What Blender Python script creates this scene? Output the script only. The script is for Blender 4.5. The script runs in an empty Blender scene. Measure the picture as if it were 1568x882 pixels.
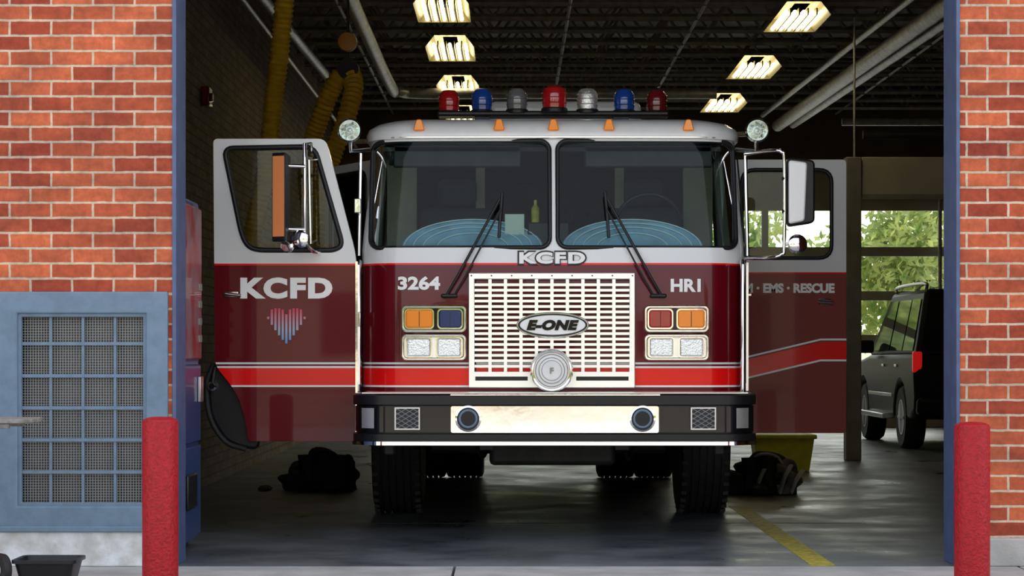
import bpy, bmesh, math, random
from mathutils import Vector, Matrix
random.seed(7)
scene = bpy.context.scene
COL = scene.collection
PI = math.pi

# ------------------------------------------------------------------ materials
def nt(m):
    m.use_nodes = True
    return m.node_tree.nodes, m.node_tree.links

def new_mat(name, base, rough=.5, metal=0., noise=0., nscale=12., bump=0., bscale=60., coat=0.,
            emis=None, estr=0., trans=0., alpha=1., col2=None, spec=None):
    m = bpy.data.materials.new(name)
    N, L = nt(m)
    b = N['Principled BSDF']
    b.inputs['Base Color'].default_value = (*base, 1)
    b.inputs['Roughness'].default_value = rough
    b.inputs['Metallic'].default_value = metal
    b.inputs['Coat Weight'].default_value = coat
    b.inputs['Coat Roughness'].default_value = .04
    b.inputs['Transmission Weight'].default_value = trans
    b.inputs['Alpha'].default_value = alpha
    if spec is not None: b.inputs['Specular IOR Level'].default_value = spec
    if emis:
        b.inputs['Emission Color'].default_value = (*emis, 1)
        b.inputs['Emission Strength'].default_value = estr
    tc = N.new('ShaderNodeTexCoord')
    if noise > 0:
        n = N.new('ShaderNodeTexNoise'); n.inputs['Scale'].default_value = nscale
        n.inputs['Detail'].default_value = 6
        L.new(tc.outputs['Object'], n.inputs['Vector'])
        r = N.new('ShaderNodeValToRGB')
        c2 = col2 if col2 else tuple(c*(1-noise) for c in base)
        r.color_ramp.elements[0].color = (*c2, 1); r.color_ramp.elements[0].position = .35
        r.color_ramp.elements[1].color = (*base, 1); r.color_ramp.elements[1].position = .62
        L.new(n.outputs['Fac'], r.inputs['Fac']); L.new(r.outputs['Color'], b.inputs['Base Color'])
    if bump > 0:
        n2 = N.new('ShaderNodeTexNoise'); n2.inputs['Scale'].default_value = bscale
        n2.inputs['Detail'].default_value = 4
        L.new(tc.outputs['Object'], n2.inputs['Vector'])
        bp = N.new('ShaderNodeBump'); bp.inputs['Strength'].default_value = bump
        bp.inputs['Distance'].default_value = .01
        L.new(n2.outputs['Fac'], bp.inputs['Height']); L.new(bp.outputs['Normal'], b.inputs['Normal'])
    return m

def brick_mat(name, c1, c2, mortar, bw=.222, rh=.081, ms=.0075, dirt=.35):
    m = bpy.data.materials.new(name); N, L = nt(m); b = N['Principled BSDF']
    tc = N.new('ShaderNodeTexCoord'); s = N.new('ShaderNodeSeparateXYZ')
    L.new(tc.outputs['Object'], s.inputs[0])
    ad = N.new('ShaderNodeMath'); ad.operation = 'ADD'
    L.new(s.outputs['X'], ad.inputs[0]); L.new(s.outputs['Y'], ad.inputs[1])
    c = N.new('ShaderNodeCombineXYZ'); L.new(ad.outputs[0], c.inputs['X']); L.new(s.outputs['Z'], c.inputs['Y'])
    nz = N.new('ShaderNodeTexNoise'); nz.inputs['Scale'].default_value = 14; nz.inputs['Detail'].default_value = 3
    L.new(tc.outputs['Object'], nz.inputs['Vector'])
    sc = N.new('ShaderNodeVectorMath'); sc.operation = 'SCALE'; sc.inputs['Scale'].default_value = .008
    L.new(nz.outputs['Color'], sc.inputs[0])
    va = N.new('ShaderNodeVectorMath'); va.operation = 'ADD'
    L.new(c.outputs[0], va.inputs[0]); L.new(sc.outputs[0], va.inputs[1])
    br = N.new('ShaderNodeTexBrick'); br.inputs['Scale'].default_value = 1
    br.inputs['Brick Width'].default_value = bw; br.inputs['Row Height'].default_value = rh
    br.inputs['Mortar Size'].default_value = ms; br.inputs['Mortar Smooth'].default_value = .3
    br.inputs['Bias'].default_value = -.05
    br.inputs['Color1'].default_value = (*c1, 1); br.inputs['Color2'].default_value = (*c2, 1)
    br.inputs['Mortar'].default_value = (*mortar, 1)
    L.new(va.outputs[0], br.inputs['Vector'])
    n = N.new('ShaderNodeTexNoise'); n.inputs['Scale'].default_value = 22; n.inputs['Detail'].default_value = 8
    n.inputs['Roughness'].default_value = .7
    L.new(tc.outputs['Object'], n.inputs['Vector'])
    r = N.new('ShaderNodeValToRGB')
    r.color_ramp.elements[0].position = .3; r.color_ramp.elements[0].color = (1-dirt,)*3+(1,)
    r.color_ramp.elements[1].position = .7; r.color_ramp.elements[1].color = (1.15, 1.15, 1.15, 1)
    L.new(n.outputs['Fac'], r.inputs['Fac'])
    mx = N.new('ShaderNodeMix'); mx.data_type = 'RGBA'; mx.blend_type = 'MULTIPLY'; mx.inputs[0].default_value = 1
    L.new(br.outputs['Color'], mx.inputs[6]); L.new(r.outputs['Color'], mx.inputs[7])
    mp = N.new('ShaderNodeMapping'); mp.inputs['Scale'].default_value = (3.2, 3.2, 9)
    L.new(tc.outputs['Object'], mp.inputs[0])
    n4 = N.new('ShaderNodeTexNoise'); n4.inputs['Scale'].default_value = 1; n4.inputs['Detail'].default_value = 2
    L.new(mp.outputs[0], n4.inputs['Vector'])
    r4 = N.new('ShaderNodeValToRGB')
    r4.color_ramp.elements[0].position = .35; r4.color_ramp.elements[0].color = (.78, .78, .78, 1)
    r4.color_ramp.elements[1].position = .65; r4.color_ramp.elements[1].color = (1.12, 1.08, 1.0, 1)
    L.new(n4.outputs['Fac'], r4.inputs['Fac'])
    mx2 = N.new('ShaderNodeMix'); mx2.data_type = 'RGBA'; mx2.blend_type = 'MULTIPLY'; mx2.inputs[0].default_value = 1
    L.new(mx.outputs[2], mx2.inputs[6]); L.new(r4.outputs['Color'], mx2.inputs[7])
    L.new(mx2.outputs[2], b.inputs['Base Color'])
    b.inputs['Roughness'].default_value = .85
    b.inputs['Specular IOR Level'].default_value = .25
    bp = N.new('ShaderNodeBump'); bp.inputs['Strength'].default_value = .6; bp.inputs['Distance'].default_value = .005
    bp.invert = True
    L.new(br.outputs['Fac'], bp.inputs['Height']); L.new(bp.outputs['Normal'], b.inputs['Normal'])
    return m

def bands_mat(name, stops, rough=.3, coat=.45, axis='Z', zmax=3., interp='CONSTANT', spec=.12):
    m = bpy.data.materials.new(name); N, L = nt(m); b = N['Principled BSDF']
    tc = N.new('ShaderNodeTexCoord'); s = N.new('ShaderNodeSeparateXYZ'); L.new(tc.outputs['Object'], s.inputs[0])
    d = N.new('ShaderNodeMath'); d.operation = 'DIVIDE'; d.inputs[1].default_value = zmax
    L.new(s.outputs[axis], d.inputs[0])
    r = N.new('ShaderNodeValToRGB'); cr = r.color_ramp; cr.interpolation = interp
    for i, (z, c) in enumerate(stops):
        e = cr.elements[i] if i < 2 else cr.elements.new(z/zmax)
        e.position = z/zmax; e.color = (*c, 1)
    L.new(d.outputs[0], r.inputs['Fac']); L.new(r.outputs['Color'], b.inputs['Base Color'])
    b.inputs['Roughness'].default_value = rough; b.inputs['Coat Weight'].default_value = coat
    b.inputs['Specular IOR Level'].default_value = spec
    b.inputs['Coat Roughness'].default_value = .03
    return m

def glass_mat(name, tint, gl=.9, rough=.02, ior=1.5):
    m = bpy.data.materials.new(name); N, L = nt(m)
    N.remove(N['Principled BSDF']); out = N['Material Output']
    t = N.new('ShaderNodeBsdfTransparent'); t.inputs[0].default_value = (*tint, 1)
    g = N.new('ShaderNodeBsdfGlossy'); g.inputs['Roughness'].default_value = rough
    g.inputs[0].default_value = (gl, gl, gl, 1)
    f = N.new('ShaderNodeFresnel'); f.inputs[0].default_value = ior
    mx = N.new('ShaderNodeMixShader'); L.new(f.outputs[0], mx.inputs[0])
    L.new(t.outputs[0], mx.inputs[1]); L.new(g.outputs[0], mx.inputs[2]); L.new(mx.outputs[0], out.inputs[0])
    return m

MAROON = (.125, .002, .008); RED = (.86, .008, .006); WHITE = (.82, .83, .84)
M = {}
M['brick'] = brick_mat('brick_red', (.60, .150, .070), (.33, .058, .034), (.62, .49, .39))
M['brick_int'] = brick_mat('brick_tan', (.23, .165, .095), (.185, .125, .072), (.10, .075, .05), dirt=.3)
M['livery'] = bands_mat('livery_paint', [(0, MAROON), (.915, WHITE), (.93, RED), (1.038, WHITE), (1.046, MAROON),
                                         (1.066, WHITE), (1.078, MAROON), (1.67, RED), (1.686, WHITE)])
M['livery_sunlit'] = bands_mat('livery_paint_crew_sunlit', [(0, (.25, .055, .045)), (1.665, RED), (1.68, WHITE)], .45, .2)  # maroon made paler: hazy sunlight on the crew doors put into the colour
M['maroon'] = new_mat('maroon_paint', MAROON, .25, coat=.5, spec=.15)
M['red'] = new_mat('red_stripe', RED, .3, coat=.3, spec=.2)
M['white'] = new_mat('white_paint', WHITE, .25, coat=.6, noise=.05)
M['letter'] = new_mat('white_vinyl', (.95, .95, .95), .4)
M['chrome'] = new_mat('chrome', (.94, .94, .94), .07, 1, bump=.10, bscale=4)
M['brushed'] = new_mat('brushed_steel', (.97, .96, .92), .32, .8)
M['black'] = new_mat('black_plastic', (.012, .012, .014), .35, bump=.1, bscale=150, spec=.35)
M['blackgloss'] = new_mat('black_gloss', (.008, .008, .010), .12, coat=.3, spec=.3)
M['rubber'] = new_mat('rubber', (.016, .016, .017), .7, bump=.3, bscale=80)
M['dark'] = new_mat('dark_steel', (.03, .03, .032), .6, noise=.4)
M['glass'] = glass_mat('windshield_glass', (.64, .77, .76), ior=1.33)
M['glassdoor'] = glass_mat('clear_glass', (.88, .92, .90), ior=1.3)
M['glassdark'] = new_mat('tinted_glass', (.01, .012, .015), .05, spec=.4)
M['amber'] = new_mat('amber_lens', (.95, .26, .01), .2, coat=.6, emis=(1, .30, .01), estr=.05)
M['blue'] = new_mat('blue_lens', (.01, .05, .28), .15, coat=.8, emis=(.0, .1, .6), estr=.02)
M['navy'] = new_mat('navy_lens', (.01, .03, .16), .15, coat=.8)
M['redlens'] = new_mat('red_lens', (.36, .008, .012), .15, coat=.8, emis=(.8, .01, .01), estr=.02)
M['reddark'] = new_mat('red_lens_dark', (.14, .008, .012), .2, coat=.8)
M['clear'] = new_mat('clear_lens', (.85, .87, .87), .12, .75, bump=.5, bscale=110)
M['smoke'] = new_mat('smoked_lens', (.14, .14, .15), .12, coat=.8)
M['concrete'] = new_mat('concrete_apron', (.46, .45, .43), .85, noise=.25, nscale=4, bump=.3, bscale=90)
M['asphalt'] = new_mat('asphalt_street', (.44, .40, .31), .9, noise=.5, nscale=.35, col2=(.20, .18, .15))
M['basewhite'] = new_mat('painted_base', (.78, .81, .84), .8, noise=.4, nscale=9, col2=(.55, .55, .53), bump=.8, bscale=25)
M['bluepaint'] = new_mat('blue_steel_paint', (.165, .245, .335), .5, noise=.15, nscale=15, bump=.1, bscale=40, spec=.3)
M['bluedark'] = new_mat('blue_jamb_paint', (.085, .12, .25), .5, noise=.2, nscale=10)
M['bollard'] = new_mat('bollard_red', (.42, .008, .016), .4, noise=.6, nscale=45, bump=.7, bscale=70, col2=(.30, .006, .012), spec=.3)
M['yellow'] = new_mat('yellow_paint', (.62, .52, .06), .6, noise=.5, nscale=18)
M['bin'] = new_mat('bin_yellow', (.80, .74, .05), .5, noise=.15)
M['hose'] = new_mat('yellow_hose', (.85, .55, .03), .6, noise=.2)
M['ochre'] = new_mat('ochre', (.6, .27, .03), .5)
M['steelpaint'] = new_mat('joist_grey', (.40, .37, .31), .6, noise=.3)
M['deck'] = new_mat('roof_deck', (.10, .083, .065), .8, noise=.3)
M['pipe'] = new_mat('galvanised_pipe', (.6, .59, .55), .45, .5, noise=.3)
M['beige'] = new_mat('beige_paint', (.54, .50, .40), .6, noise=.15, nscale=3)
M['post'] = new_mat('post_grey_paint', (.30, .28, .24), .6, noise=.2, nscale=5)
M['backwall'] = new_mat('back_wall_paint', (.16, .105, .07), .8, noise=.3, nscale=3)
M['tube'] = new_mat('fluorescent_tube', (1, .95, .75), .4, emis=(1, .87, .50), estr=8.5)
M['reflector'] = new_mat('lamp_reflector', (.26, .22, .11), .4)
M['gear'] = new_mat('turnout_fabric', (.035, .035, .038), .9, noise=.5, bump=.8, bscale=30)
M['gearlight'] = new_mat('turnout_trim_fabric', (.26, .26, .26), .8, noise=.6, nscale=9, bump=.6, bscale=30)
M['reflect'] = new_mat('reflective_trim', (.55, .57, .58), .5)
M['pale_arc'] = new_mat('dash_arc', (.75, .85, .9), .5)
M['wood'] = new_mat('weathered_wood', (.27, .26, .24), .8, noise=.4, nscale=30)
M['bark'] = new_mat('bark', (.07, .05, .035), .9)
M['suv'] = new_mat('car_paint_black', (.010, .011, .014), .42, spec=.12)
M['seat'] = new_mat('seat_fabric', (.05, .05, .055), .9)
M['dash'] = new_mat('dash_dome', (.34, .58, .78), .4, coat=.3, noise=.3, nscale=6)
M['paper'] = new_mat('paper', (.7, .75, .65), .7)
M['vblue'] = new_mat('vending_blue', (.025, .06, .20), .35, coat=.2)
M['vred'] = new_mat('vending_red', (.42, .02, .02), .4, noise=.5, nscale=5, col2=(.30, .20, .24), coat=.2)
M['silver'] = new_mat('alloy', (.6, .6, .62), .3, .9)
M['mirrorbrick'] = new_mat('mirror_brick_reflection', (.98, .34, .12), .35, .1)  # orange brick reflection painted into the mirror's own colour
M['cream'] = new_mat('stucco_cream', (.50, .42, .31), .9, noise=.2, nscale=1)

def leafmat():
    m = bpy.data.materials.new('leaves'); N, L = nt(m); b = N['Principled BSDF']
    tc = N.new('ShaderNodeTexCoord'); n = N.new('ShaderNodeTexNoise'); n.inputs['Scale'].default_value = 1.5
    L.new(tc.outputs['Object'], n.inputs['Vector'])
    r = N.new('ShaderNodeValToRGB'); r.color_ramp.elements[0].color = (.16, .26, .05, 1); r.color_ramp.elements[1].color = (.55, .58, .20, 1)
    r.color_ramp.elements[0].position = .35; r.color_ramp.elements[1].position = .65
    L.new(n.outputs['Fac'], r.inputs['Fac'])
    L.new(r.outputs[0], b.inputs['Base Color']); b.inputs['Roughness'].default_value = .6
    t = N.new('ShaderNodeBsdfTranslucent'); L.new(r.outputs[0], t.inputs[0])
    mx = N.new('ShaderNodeMixShader'); mx.inputs[0].default_value = .5
    L.new(b.outputs[0], mx.inputs[1]); L.new(t.outputs[0], mx.inputs[2]); L.new(mx.outputs[0], N['Material Output'].inputs[0])
    return m
M['leaf'] = leafmat()

def floormat():
    m = bpy.data.materials.new('garage_floor_concrete'); N, L = nt(m); b = N['Principled BSDF']
    tc = N.new('ShaderNodeTexCoord')
    n = N.new('ShaderNodeTexNoise'); n.inputs['Scale'].default_value = 1.3; n.inputs['Detail'].default_value = 10
    n.inputs['Roughness'].default_value = .66
    L.new(tc.outputs['Object'], n.inputs['Vector'])
    r = N.new('ShaderNodeValToRGB'); r.color_ramp.elements[0].color = (.075, .086, .098, 1); r.color_ramp.elements[1].color = (.165, .18, .195, 1)
    r.color_ramp.elements[0].position = .36; r.color_ramp.elements[1].position = .68
    L.new(n.outputs['Fac'], r.inputs['Fac']); L.new(r.outputs[0], b.inputs['Base Color'])
    r2 = N.new('ShaderNodeValToRGB'); r2.color_ramp.elements[0].color = (.24,)*3+(1,); r2.color_ramp.elements[1].color = (.5,)*3+(1,)
    r2.color_ramp.elements[0].position = .33; r2.color_ramp.elements[1].position = .6
    L.new(n.outputs['Fac'], r2.inputs['Fac']); L.new(r2.outputs[0], b.inputs['Roughness'])
    b.inputs['Specular IOR Level'].default_value = .4
    n3 = N.new('ShaderNodeTexNoise'); n3.inputs['Scale'].default_value = 14; n3.inputs['Detail'].default_value = 5
    L.new(tc.outputs['Object'], n3.inputs['Vector'])
    bp = N.new('ShaderNodeBump'); bp.inputs['Strength'].default_value = .15; bp.inputs['Distance'].default_value = .02
    L.new(n3.outputs[0], bp.inputs['Height']); L.new(bp.outputs[0], b.inputs['Normal'])
    return m
M['floor'] = floormat()

# ------------------------------------------------------------------ geometry helpers
def finish(o, parent=None, bevel=0., seg=2, smooth=True, ang=38):
    COL.objects.link(o)
    if smooth:
        for p in o.data.polygons: p.use_smooth = True
        try: o.data.set_sharp_from_angle(angle=math.radians(ang))
        except Exception: pass
    if bevel > 0:
        b = o.modifiers.new('bevel', 'BEVEL'); b.width = bevel; b.segments = seg; b.limit_method = 'ANGLE'
        b.angle_limit = math.radians(40)
    if parent is not None:
        base = Matrix.Translation(parent.location)
        if parent.parent is not None: base = Matrix.Translation(parent.get('wloc', parent.location))
        o.parent = parent; o.matrix_parent_inverse = base.inverted()
    return o

def mesh(name, v, f, mat, parent=None, bevel=0., smooth=True, seg=2, recalc=True, ang=38):
    me = bpy.data.meshes.new(name); me.from_pydata([tuple(p) for p in v], [], f)
    if recalc:
        bm = bmesh.new(); bm.from_mesh(me); bmesh.ops.recalc_face_normals(bm, faces=bm.faces); bm.to_mesh(me); bm.free()
    me.materials.append(M[mat] if isinstance(mat, str) else mat)
    return finish(bpy.data.objects.new(name, me), parent, bevel, seg, smooth, ang)

def empty(name, loc):
    e = bpy.data.objects.new(name, None); e.location = loc; e.empty_display_size = .2; COL.objects.link(e); return e

BF = [(0, 1, 3, 2), (4, 6, 7, 5), (0, 4, 5, 1), (2, 3, 7, 6), (0, 2, 6, 4), (1, 5, 7, 3)]
def boxes(name, L_, mat, parent=None, bevel=0.):
    v = []; f = []
    for (x0, x1, y0, y1, z0, z1) in L_:
        k = len(v)
        for x in (x0, x1):
            for y in (y0, y1):
                for z in (z0, z1): v.append((x, y, z))
        f += [tuple(i+k for i in q) for q in BF]
    return mesh(name, v, f, mat, parent, bevel, smooth=bevel > 0)
def box(name, x0, x1, y0, y1, z0, z1, mat, parent=None, bevel=0.):
    return boxes(name, [(x0, x1, y0, y1, z0, z1)], mat, parent, bevel)

def prism(name, pts, a0, a1, mat, parent=None, axis='Y', bevel=0., seg=2):
    n = len(pts)
    def mp(p, a):
        if axis == 'Y': return (p[0], a, p[1])
        if axis == 'X': return (a, p[0], p[1])
        return (p[0], p[1], a)
    v = [mp(p, a0) for p in pts]+[mp(p, a1) for p in pts]
    f = [tuple(range(n)), tuple(range(2*n-1, n-1, -1))]+[(i, (i+1) % n, n+(i+1) % n, n+i) for i in range(n)]
    return mesh(name, v, f, mat, parent, bevel, seg=seg)

def plate(name, loops, y0, y1, mat, parent=None, bevel=0.):
    bm = bmesh.new(); ed = []
    for lp in loops:
        vs = [bm.verts.new((p[0], y0, p[1])) for p in lp]
        for i in range(len(vs)): ed.append(bm.edges.new((vs[i], vs[(i+1) % len(vs)])))
    bmesh.ops.triangle_fill(bm, use_beauty=True, use_dissolve=False, edges=ed)
    r = bmesh.ops.extrude_face_region(bm, geom=list(bm.faces))
    for e in r['geom']:
        if isinstance(e, bmesh.types.BMVert): e.co.y = y1
    bmesh.ops.recalc_face_normals(bm, faces=bm.faces)
    me = bpy.data.meshes.new(name); bm.to_mesh(me); bm.free()
    me.materials.append(M[mat] if isinstance(mat, str) else mat)
    return finish(bpy.data.objects.new(name, me), parent, bevel)

def sweep(name, pts, r, mat, parent=None, segs=10, closed=False, flat=1.):
    pts = [Vector(p) for p in pts]; n = len(pts)
    R = r if isinstance(r, (list, tuple)) else [r]*n
    v = []; f = []; up = None
    for i, p in enumerate(pts):
        a = pts[(i-1) % n] if (closed or i > 0) else pts[i]
        b = pts[(i+1) % n] if (closed or i < n-1) else pts[i]
        t = (b-a)
        t = t.normalized() if t.length > 1e-9 else Vector((0, 0, 1))
        if up is None:
            up = Vector((0, 0, 1)) if abs(t.z) < .9 else Vector((1, 0, 0))
        u = (up-t*up.dot(t))
        if u.length < 1e-6: u = t.orthogonal()
        u.normalize(); up = u; w = t.cross(u)
        for k in range(segs):
            an = 2*PI*k/segs
            v.append(p+(u*math.cos(an)+w*math.sin(an)*flat)*R[i])
    for i in range(n if closed else n-1):
        j = (i+1) % n
        for k in range(segs):
            k2 = (k+1) % segs
            f.append((i*segs+k, i*segs+k2, j*segs+k2, j*segs+k))
    if not closed:
        f.append(tuple(range(segs))); f.append(tuple(range(n*segs-1, (n-1)*segs-1, -1)))
    return mesh(name, v, f, mat, parent, ang=50)

def smoothpts(P, n=12):
    P = [Vector(p) for p in P]; out = []
    Q = [P[0]*2-P[1]]+P+[P[-1]*2-P[-2]]
    for i in range(1, len(Q)-2):
        for k in range(n):
            t = k/n; a, b, c, d = Q[i-1], Q[i], Q[i+1], Q[i+2]
            out.append(.5*((2*b)+(c-a)*t+(2*a-5*b+4*c-d)*t*t+(3*b-a-3*c+d)*t**3))
    out.append(P[-1]); return out

def lathe(name, prof, c, axis, mat, parent=None, segs=32, ang=38, arc=None):
    ax = Vector(axis).normalized(); u = ax.orthogonal().normalized(); w = ax.cross(u); c = Vector(c)
    v = []; f = []; n = len(prof)
    for k in range(segs):
        an = 2*PI*k/segs; d = u*math.cos(an)+w*math.sin(an)
        for (r, h) in prof: v.append(c+ax*h+d*max(r, 1e-4))
    for k in range(segs):
        k2 = (k+1) % segs
        for i in range(n-1): f.append((k*n+i, k*n+i+1, k2*n+i+1, k2*n+i))
    f.append(tuple(k*n for k in range(segs))); f.append(tuple(k*n+n-1 for k in range(segs-1, -1, -1)))
    return mesh(name, v, f, mat, parent, ang=ang)

def rr(x0, x1, z0, z1, r, n=6):
    P = []
    for (cx, cz, a) in ((x1-r, z1-r, 0), (x0+r, z1-r, 90), (x0+r, z0+r, 180), (x1-r, z0+r, 270)):
        for k in range(n+1):
            t = math.radians(a+90*k/n); P.append((cx+r*math.cos(t), cz+r*math.sin(t)))
    return P

def roundpoly(P, r, n=5):
    out = []
    m = len(P)
    for i in range(m):
        rad = r[i] if isinstance(r, (list, tuple)) else r
        p = Vector(P[i]); a = Vector(P[i-1]); b = Vector(P[(i+1) % m])
        if rad <= 0: out.append(tuple(p)); continue
        da = (a-p); db = (b-p); ra = min(rad, da.length*.45); rb = min(rad, db.length*.45)
        s = p+da.normalized()*ra; e = p+db.normalized()*rb
        for k in range(n+1):
            t = k/n; q = s*(1-t)**2+p*2*t*(1-t)+e*t*t; out.append(tuple(q))
    return out

def text(name, body, x0, x1, z0, z1, y, mat, parent, bold=.02, ext=.006, shear=0., yf=None, grow=0., sp=1.):
    c = bpy.data.curves.new(name+'_c', 'FONT'); c.body = body; c.offset = bold; c.extrude = .02; c.shear = shear
    c.resolution_u = 4; c.space_character = sp
    o = bpy.data.objects.new(name+'_t', c); COL.objects.link(o)
    dg = bpy.context.evaluated_depsgraph_get(); dg.update()
    me = bpy.data.meshes.new_from_object(o.evaluated_get(dg))
    bpy.data.objects.remove(o)
    xs = [v.co.x for v in me.vertices]; ys = [v.co.y for v in me.vertices]
    a, b, cc, d = min(xs), max(xs), min(ys), max(ys)
    for v in me.vertices:
        X = x0-grow+(v.co.x-a)/(b-a)*(x1-x0+2*grow); Z = z0-grow+(v.co.y-cc)/(d-cc)*(z1-z0+2*grow)
        Y = (yf(X, Z) if yf else 0)+y-(v.co.z/.02)*ext*.5
        v.co = (X, Y, Z)
    me.materials.clear(); me.materials.append(M[mat])
    o = bpy.data.objects.new(name, me)
    return finish(o, parent, smooth=False)

# ------------------------------------------------------------------ building shell
YW = 12.0
XL, XR = -1.81, 2.385
plate('wall_front', [[(-8, 0), (XL, 0), (XL, 3.75), (XR, 3.75), (XR, 0), (9, 0), (9, 6), (-8, 6)],
                     [(-2.75, .206), (-1.833, .206), (-1.833, 1.464), (-2.75, 1.464)]], YW, YW+.3, 'brick')
box('baseboard_front', -8, -1.86, YW-.03, YW+.01, 0, .19, 'basewhite', None, .008)
box('baseboard_right', XR+.02, 9, YW-.03, YW+.01, 0, .15, 'concrete', None, .008)
boxes('trim_1', [(-1.812, -1.79, YW-.012, YW+.34, 0, 3.75)], 'bluedark', None, .003)
boxes('trim_2', [(2.368, 2.388, YW-.012, YW+.34, 0, 3.75)], 'bluedark', None, .003)
box('trim_3', -1.79, 2.368, YW-.012, YW+.34, 3.72, 3.75, 'bluedark')
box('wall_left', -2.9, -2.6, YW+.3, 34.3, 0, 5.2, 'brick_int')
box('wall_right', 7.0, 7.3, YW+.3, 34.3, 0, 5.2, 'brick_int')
plate('wall_back', [[(-2.9, 0), (-1.6, 0), (-1.6, 3.9), (2.1, 3.9), (2.1, 0), (2.45, 0), (2.45, 3.9), (6.6, 3.9), (6.6, 0), (7.3, 0), (7.3, 5.2), (-2.9, 5.2)]],
      34.0, 34.3, 'backwall')
box('floor', -2.9, 7.3, YW, 34.3, -.2, 0, 'floor')
box('ceiling', -2.9, 7.3, YW+.3, 34.3, 5.2, 5.35, 'deck')
slabs = []
for ix in range(-5, 6):
    for iy in range(0, 6):
        x0 = -.305+ix*3.; slabs.append((x0+.008, x0+2.992, YW-.01-(iy+1)*3.+.016, YW-.01-iy*3., -.15, 0.0))
boxes('ground_apron', slabs, 'concrete')
box('ground', -60, 60, -60, 90, -.4, -.16, 'asphalt')
box('ground_rear', -20, 30, 34.3, 60, -.15, -.01, 'concrete')
box('floor_line', 1.60, 1.73, YW+.02, 16.6, 0, .002, 'yellow')
box('floor_joint', -1.6, 2.36, 14.98, 15.0, 0, .0015, 'dark')

# bar joists
v = []; f = []
def addtube(a, b, r, n=4):
    a = Vector(a); b = Vector(b); t = (b-a).normalized(); u = t.orthogonal().normalized(); w = t.cross(u); k = len(v)
    for p in (a, b):
        for i in range(n):
            an = 2*PI*i/n+PI/4; v.append(p+(u*math.cos(an)+w*math.sin(an))*r)
    for i in range(n):
        j = (i+1) % n; f.append((k+i, k+j, k+n+j, k+n+i))
y = 13.2
while y < 33.8:
    for dz in (4.74, 5.17):
        addtube((-2.6, y, dz), (7, y, dz), .035)
    x = -2.6; up = False
    while x < 6.9:
        addtube((x, y, 5.17 if up else 4.74), (x+.3, y, 4.74 if up else 5.17), .015); x += .3; up = not up
    y += 1.0
for x in (-1.8, .6, 2.0, 4.9):
    addtube((x, 13, 4.73), (x, 34, 4.73), .02)
mesh('ceiling_joists', v, f, 'steelpaint', smooth=False)

def lamp(x, y, z=4.53):
    e = empty('fluorescent_lamp', (x, y, z))
    v = [(x-.27, y-.62, z-.02), (x+.27, y-.62, z-.02), (x+.27, y+.62, z-.02), (x-.27, y+.62, z-.02),
         (x-.17, y-.62, z+.11), (x+.17, y-.62, z+.11), (x+.17, y+.62, z+.11), (x-.17, y+.62, z+.11)]
    mesh('housing', v, [(4, 5, 6, 7), (1, 2, 6, 5), (2, 3, 7, 6), (3, 0, 4, 7)], 'reflector', e, smooth=False, recalc=False)
    boxes('ballast', [(x-.08, x+.08, y-.5, y+.5, z+.11, z+.15)], 'steelpaint', e)
    for i in range(5):
        xx = x-.176+.088*i
        sweep('tube_%d' % (i+1), [(xx, y-.6, z+.01), (xx, y+.6, z+.01)], .020, 'tube', e, 8)
    for i in range(4):
        xx = x-.132+.088*i
        box('divider_%d' % (i+1), xx-.007, xx+.007, y-.6, y+.6, z-.02, z+.05, 'reflector', e)
for yy in (22.4, 25.5, 29.1, 32.6): lamp(-.69, yy)
for yy in (19., 23.1, 27.2, 31.1): lamp(2.92, yy)

P = smoothpts([(-1.5, 14, 4.42), (-1.5, 20, 4.42), (-1.5, 27.6, 4.42), (-1.42, 28.4, 4.42), (-1.1, 28.6, 4.42), (0, 28.6, 4.42), (2.6, 28.6, 4.42)], 8)
sweep('heating_pipe', P, .07, 'pipe', segs=12)
sweep('sprinkler_pipe', [(-2.45, 14, 4.43), (-2.2, 27.5, 4.43)], .055, 'pipe')
sweep('conduit_pipe', [(-2.3, 14, 4.15), (-2.3, 33.9, 4.15)], .022, 'pipe')
sweep('exhaust_duct', [(4.25, 14, 4.40), (3.84, 32.5, 4.40)], .085, 'pipe', segs=16)
sweep('sprinkler_pipe', [(4.52, 14, 4.42), (4.06, 32.5, 4.42)], .06, 'pipe')
sweep('conduit_pipe', [(4.02, 14, 4.55), (3.62, 32.5, 4.55)], .035, 'pipe')
sweep('heating_pipe', [(4.4, 30, 4.2), (6.9, 30, 4.2)], .05, 'pipe')
sweep('conduit_pipe', [(3.9, 25, 3.55), (6.9, 25, 3.55)], .05, 'dark')
sweep('conduit_pipe', [(3.6, 23.65, 3.19), (3.6, 23.65, 4.65)], .012, 'pipe')
sweep('conduit_pipe', [(-2.2, 29.6, 3.9), (3.2, 29.6, 4.0)], .03, 'pipe')
e = empty('overhead_door_track', (5.2, 30, 4))
for xx in (2.6, 6.45):
    sweep('rail', smoothpts([(xx, 33.9, 0.1), (xx, 33.9, 2.5), (xx, 33.85, 3.7), (xx, 33.5, 4.02), (xx, 33, 4.05), (xx, 29.5, 4.05)], 6), .03, 'pipe', e, 8)

boxes('partition_frame', [(3.5, 3.66, 23.55, 23.75, 0, 3.18)], 'post', None, .01)
e = empty('partition_header', (5.3, 23.6, 2.95))
boxes('panel', [(3.67, 6.98, 23.58, 23.68, 2.76, 3.18)], 'beige', e, .005)
boxes('battens', [(4.62, 4.75, 23.54, 23.58, 2.74, 3.2), (5.9, 6.0, 23.54, 23.58, 2.74, 3.2), (3.67, 6.98, 23.55, 23.58, 2.74, 2.79)], 'post', e)

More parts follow.
